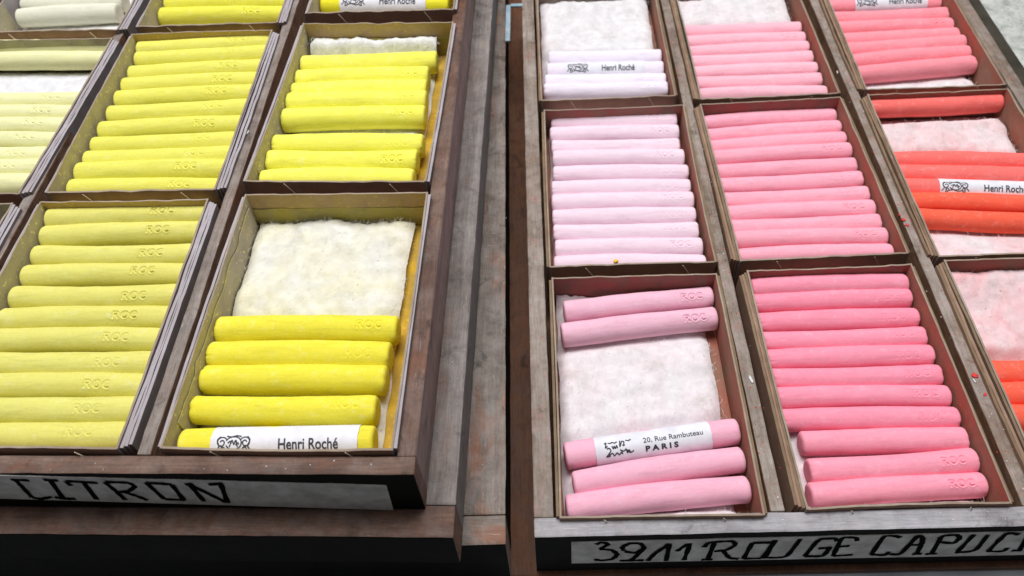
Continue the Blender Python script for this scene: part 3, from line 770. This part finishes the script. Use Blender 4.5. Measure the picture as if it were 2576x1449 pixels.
# ------------------------------------------------------------------ cotton pads
YT, PT, RT_ = srgb(226, 214, 120), srgb(244, 196, 206), srgb(246, 150, 156)
COT = {  # inset left, right, front, back (m), tint, stain amount, puff
 'L3a': (.0025, .0085, .002, .0022, YT, .5, .0030), 'L3b': (.004, .0095, .002, .006, YT, .12, .0050), 'L3c': (.003, .003, .002, .004, YT, .2, .001),
 'L2a': (.003, .003, .002, .005, YT, .3, .0), 'L2b': (.003, .003, .002, .005, YT, .3, .0), 'L2c': (.003, .003, .002, .004, YT, .3, .0),
 'L1b': (.003, .003, .002, .004, srgb(214, 210, 226), .5, .001), 'L1c': (.003, .003, .002, .004, YT, .15, .002),
 'R1a': (.002, .0062, .002, .004, PT, .32, .0042), 'R1b': (.003, .003, .002, .004, PT, .4, .0), 'R1c': (.002, .004, .002, .004, PT, .12, .0055),
 'R2a': (.002, .003, .0015, .005, PT, .5, .0035), 'R2b': (.003, .003, .002, .002, PT, .4, .004), 'R2c': (.002, .004, .002, .004, PT, .25, .0055),
 'R3a': (.003, .002, .002, .003, RT_, .75, .006), 'R3b': (.002, .003, .0015, .004, RT_, .55, .005), 'R3c': (.002, .003, .0015, .004, PT, .35, .0035),
}
COTLAB = {
 'L3a': 'square white cotton pad with yellow dust and grey smudges, above the deep yellow pastels', 'L3b': 'fluffy white cotton pad puffing up behind the bright yellow pastels',
 'L3c': 'cotton pad under the banded yellow pastel in the box cut by the top edge', 'L2a': 'cotton pad hidden under the row of greenish yellow pastels',
 'L2b': 'cotton pad hidden under the row of clear yellow pastels', 'L2c': 'cotton pad under the lemon yellow pastels at the top of the photo',
 'L1b': 'lilac white cotton pad showing in the gap between pale cream green pastels', 'L1c': 'white cotton pad under the whitish pastels in the top left corner',
 'R1a': 'large white cotton pad above the PARIS banded pastel', 'R1b': 'cotton pad hidden under the pale lilac pink pastels',
 'R1c': 'large clean cotton pad behind the near white pastels', 'R2a': 'white cotton pad peeking out along the front wall below the strong pink pastels',
 'R2b': 'cotton pad with a white tuft behind the mid pink pastels', 'R2c': 'bare white cotton pad behind the light rose pink pastels',
 'R3a': 'cotton pad stained deep pink, in the box cut by the right edge', 'R3b': 'pink stained cotton pad between the red pastels, front strip showing too',
 'R3c': 'white cotton pad showing as a strip in front of the salmon pink pastels',
}
for ci, (n, (il, ir, jf, jb, tint, amt, puff)) in enumerate(COT.items()):
    x, y, th, w, d = BOX[n]; M = FRAMES[n]; z = rim(n); Mi = M.inverted()
    ends, rad = AXIS[n]
    loc = [((Mi @ a), (Mi @ b_)) for a, b_ in ends]
    bm = bmesh.new(); NX, NY = 60, 90
    G = []
    ztop = -0.0166
    rb, rf = {'L3b': (.0065, 0), 'R1a': (.0045, .0055), 'R2b': (.005, 0), 'R1c': (.003, 0), 'R2c': (.003, 0), 'R3a': (.005, 0), 'R2a': (0, .0065), 'R3b': (.001, .004), 'R3c': (0, .004), 'L1c': (0, .004)}.get(n, (0, 0))
    def hgt(lx, ly, e):
        dmin = 1
        for a, b_ in loc:
            yy = a.y+(b_.y-a.y)*max(0, min(1, (lx-a.x)/(b_.x-a.x+1e-9)))
            dx = max(0, a.x-lx, lx-b_.x)
            dmin = min(dmin, math.hypot(ly-yy, dx))
        up = max(0, min(1, (dmin-rad*0.9)/0.008)); up = up*up*(3-2*up)
        h = ztop+puff*up
        h += max(up, min(1, (.0095-ly)/.004) if rf else 0)*(rb*max(0, min(1, (ly-(d-.022))/.014))+rf*max(0, min(1, (.016-ly)/.010)))*(0.85+0.35*noise.noise(Vector((lx*60+ci, ci, ly*60)))+0.10*noise.noise(Vector((lx*330, ci, ly*330))))
        q = Vector((lx*1000+ci*37, ly*1000, 0))
        h += (0.0012*noise.noise(q*0.07)+0.0006*noise.noise(q*0.2)+0.00022*noise.noise(q*0.7)+0.0001*noise.noise(q*1.6))*(0.35+up)
        return h, up
    for j in range(NY+1):
        row = []
        for i in range(NX+1):
            u, v = i/NX, j/NY
            q = Vector((u*5+ci*3.3, v*7, 0))
            ex0 = il+0.0011*noise.noise(q*1.1+Vector((0, 0, 3))); ex1 = ir+0.0012*noise.noise(q*1.1+Vector((0, 0, 8)))
            ey0 = jf; ey1 = jb*(0.3 if rb else 1)+0.0024*(0.35 if rb else 1)*noise.noise(Vector((u*3.5+ci, 3, 1)))+0.0008*noise.noise(Vector((u*24+ci, 3, 1)))
            lx = ex0+(w-ex0-ex1)*u; ly = ey0+(d-ey0-ey1)*v
            e = min(u*(w-.004), (1-u)*(w-.004), v*(d-.005), (1-v)*(d-.005))
            h, up = hgt(lx, ly, e)
            drop = max(0, 1-e/0.0075)
            h -= 0.0030*drop**2.4
            h = max(h, -0.0198)
            row.append(bm.verts.new(M @ Vector((lx, ly, z+h)) ))
        G.append(row)
    for r, s in zip(G, G[1:]):
        for i in range(NX): bm.faces.new((r[i], r[i+1], s[i+1], s[i]))
    cm = mat_cotton(n.lower(), tint, amt)
    base = M @ Vector((w/2, d/2, z-0.0195))
    bm.transform(Matrix.Translation(-base))
    pad = obj('cotton_pad', bm, [cm], None, True, base)
    tag(pad, COTLAB[n], 'cotton pad', 'cotton pads lining the boxes')
    if puff >= 0.001:
        # loose fibres standing off the pad
        fb = bmesh.new(); rnd = random.Random(ci)
        for k in range(1500):
            u, v = rnd.random(), rnd.random()
            if k % 3 == 0:
                if rnd.random() < 0.6: v = 1-abs(rnd.gauss(0, 0.02))
                else: u = rnd.choice((abs(rnd.gauss(0, .02)), 1-abs(rnd.gauss(0, .02))))
            u, v = min(max(u, 0), 1), min(max(v, 0), 1)
            p = G_co = None
            lx = il+(w-il-ir)*u; ly = jf+(d-jf-jb)*v
            h, up = hgt(lx, ly, 1)
            if up < 0.25: continue
            e = min(u*w, (1-u)*w, (1-v)*d)
            h -= 0.0030*max(0, 1-e/0.0075)**2.4
            ln = rnd.uniform(0.0015, 0.0045); a = rnd.uniform(0, 6.283); cur = rnd.uniform(-2.5, 2.5); ri = rnd.uniform(0.1, 0.55)
            P = []
            px, py, pz = lx, ly, h-0.0001
            for s in range(6):
                P.append(Vector((px, py, pz)))
                px += math.cos(a)*ln/5; py += math.sin(a)*ln/5; a += cur/5
                pz += ln/5*ri*(1-s/3.0)
            wv = 0.00005
            vs = [(fb.verts.new(M @ (q+Vector((wv, -wv*0.3, z)))), fb.verts.new(M @ (q+Vector((-wv, wv*0.3, z))))) for q in P]
            for a_, b2 in zip(vs, vs[1:]): fb.faces.new((a_[0], b2[0], b2[1], a_[1]))
        fb.transform(Matrix.Translation(-base))
        tag(obj('loose_fibres', fb, [cm], pad), kind='stuff')

# ------------------------------------------------------------------ crumbs and tufts lying about
def crumb(px, py, z, r, mat, label, name='pigment_crumb', cat='crumb', group='crumbs of broken pastel'):
    bm = bmesh.new(); bmesh.ops.create_icosphere(bm, subdivisions=2, radius=r)
    for v in bm.verts:
        v.co *= 1+0.7*noise.noise(v.co*1300+Vector((px, py, 0))); v.co.z *= 0.35
    o = obj(name, bm, [mat], None, True, at(px, py, z)+Vector((0, 0, r*0.2)))
    if 'fleck' in name: o.scale = (0.4, 1.2, 0.4); o.rotation_euler.z = random.uniform(-.5, .3)
    return tag(o, label, cat, group)
REDM = flat('red_pigment', srgb(214, 50, 48), srgb(236, 84, 80), 500)
YELM = flat('yellow_pigment', srgb(250, 190, 20), srgb(250, 212, 60), 500)
WHTM = flat('white_fluff', srgb(206, 204, 206), srgb(232, 230, 232), 500)
ZD = -0.0031
for px, py, r, t in ((2273, 553, .0010, 'largest red crumb on the divider beside the banded red pastel'), (2281, 566, .0008, 'lower red crumb on the divider left of the vermilion box'),
                     (2262, 540, .0006, 'tiny red crumb at the upper end of the red scatter on the divider'), (2452, 945, .0012, 'single round red crumb on the divider above the front right box'),
                     (2478, 992, .0007, 'small red crumb on the divider near the right edge of the photo')):
    crumb(px, py, ZD, r, REDM, t)
crumb(1549, 656, ZR-0.0058, .0011, YELM, 'yellow crumb on the nearest pale lilac pink pastel')
for px, py, z, r, t in ((1889, 955, ZD, .0016, 'white plaster fleck on the divider beside the bare cotton pad'), (2451, 958, ZD, .0009, 'white fleck below the red crumb on the right divider'),
                        (2106, 182, ZD, .0010, 'white fleck on the divider between the pink and salmon boxes'), (622, 335, 0.0553, .0016, 'white fluff caught on the divider between the yellow boxes')):
    crumb(px, py, z, r, WHTM, t, 'white_fleck', 'fleck', 'white flecks on the dividers')

# fine pigment powder scattered over the dividers and rims
def powder(name, lo, hi, z, yaw, mat, n_, seed):
    rnd = random.Random(seed); bm = bmesh.new(); M = Matrix.Rotation(yaw, 3, 'Z')
    for k in range(n_):
        x = rnd.uniform(*lo)+rnd.gauss(0, 0.0014); y = rnd.uniform(*hi); r = 0.00010+0.00032*rnd.random()**3
        c = M @ Vector((x, y, 0)); c.z = z
        v = [bm.verts.new(c+Vector((math.cos(a)*r*rnd.uniform(.6, 1.3), math.sin(a)*r*rnd.uniform(.6, 1.3), 0))) for a in (0, 1.26, 2.5, 3.77, 5.0)]
        t = bm.verts.new(c+Vector((0, 0, r*0.8)))
        for i in range(5): bm.faces.new((v[i], v[(i+1) % 5], t))
    return tag(obj(name, bm, [mat]), kind='stuff')
for i, (xc, m) in enumerate(((0.0905, REDM), (0.1875, REDM), (0.1875, WHTM), (0.0905, WHTM))):
    powder('pigment_powder', (xc-.002, xc+.002), (0.125, 0.46), -0.0031, YR, m, 130, i)
powder('pigment_powder', (-0.004, 0.28), (0.114, 0.119), -0.0029, YR, WHTM, 50, 8)
powder('pigment_powder', (-0.34, -0.05), (0.113, 0.117), 0.0553, YL, WHTM, 36, 9)
powder('pigment_powder', (-0.046, -0.038), (0.104, 0.45), 0.0255, YL, WHTM, 60, 10)
powder('pigment_powder', (-0.033, -0.018), (0.112, 0.5), -0.0015, YR, WHTM, 70, 11)
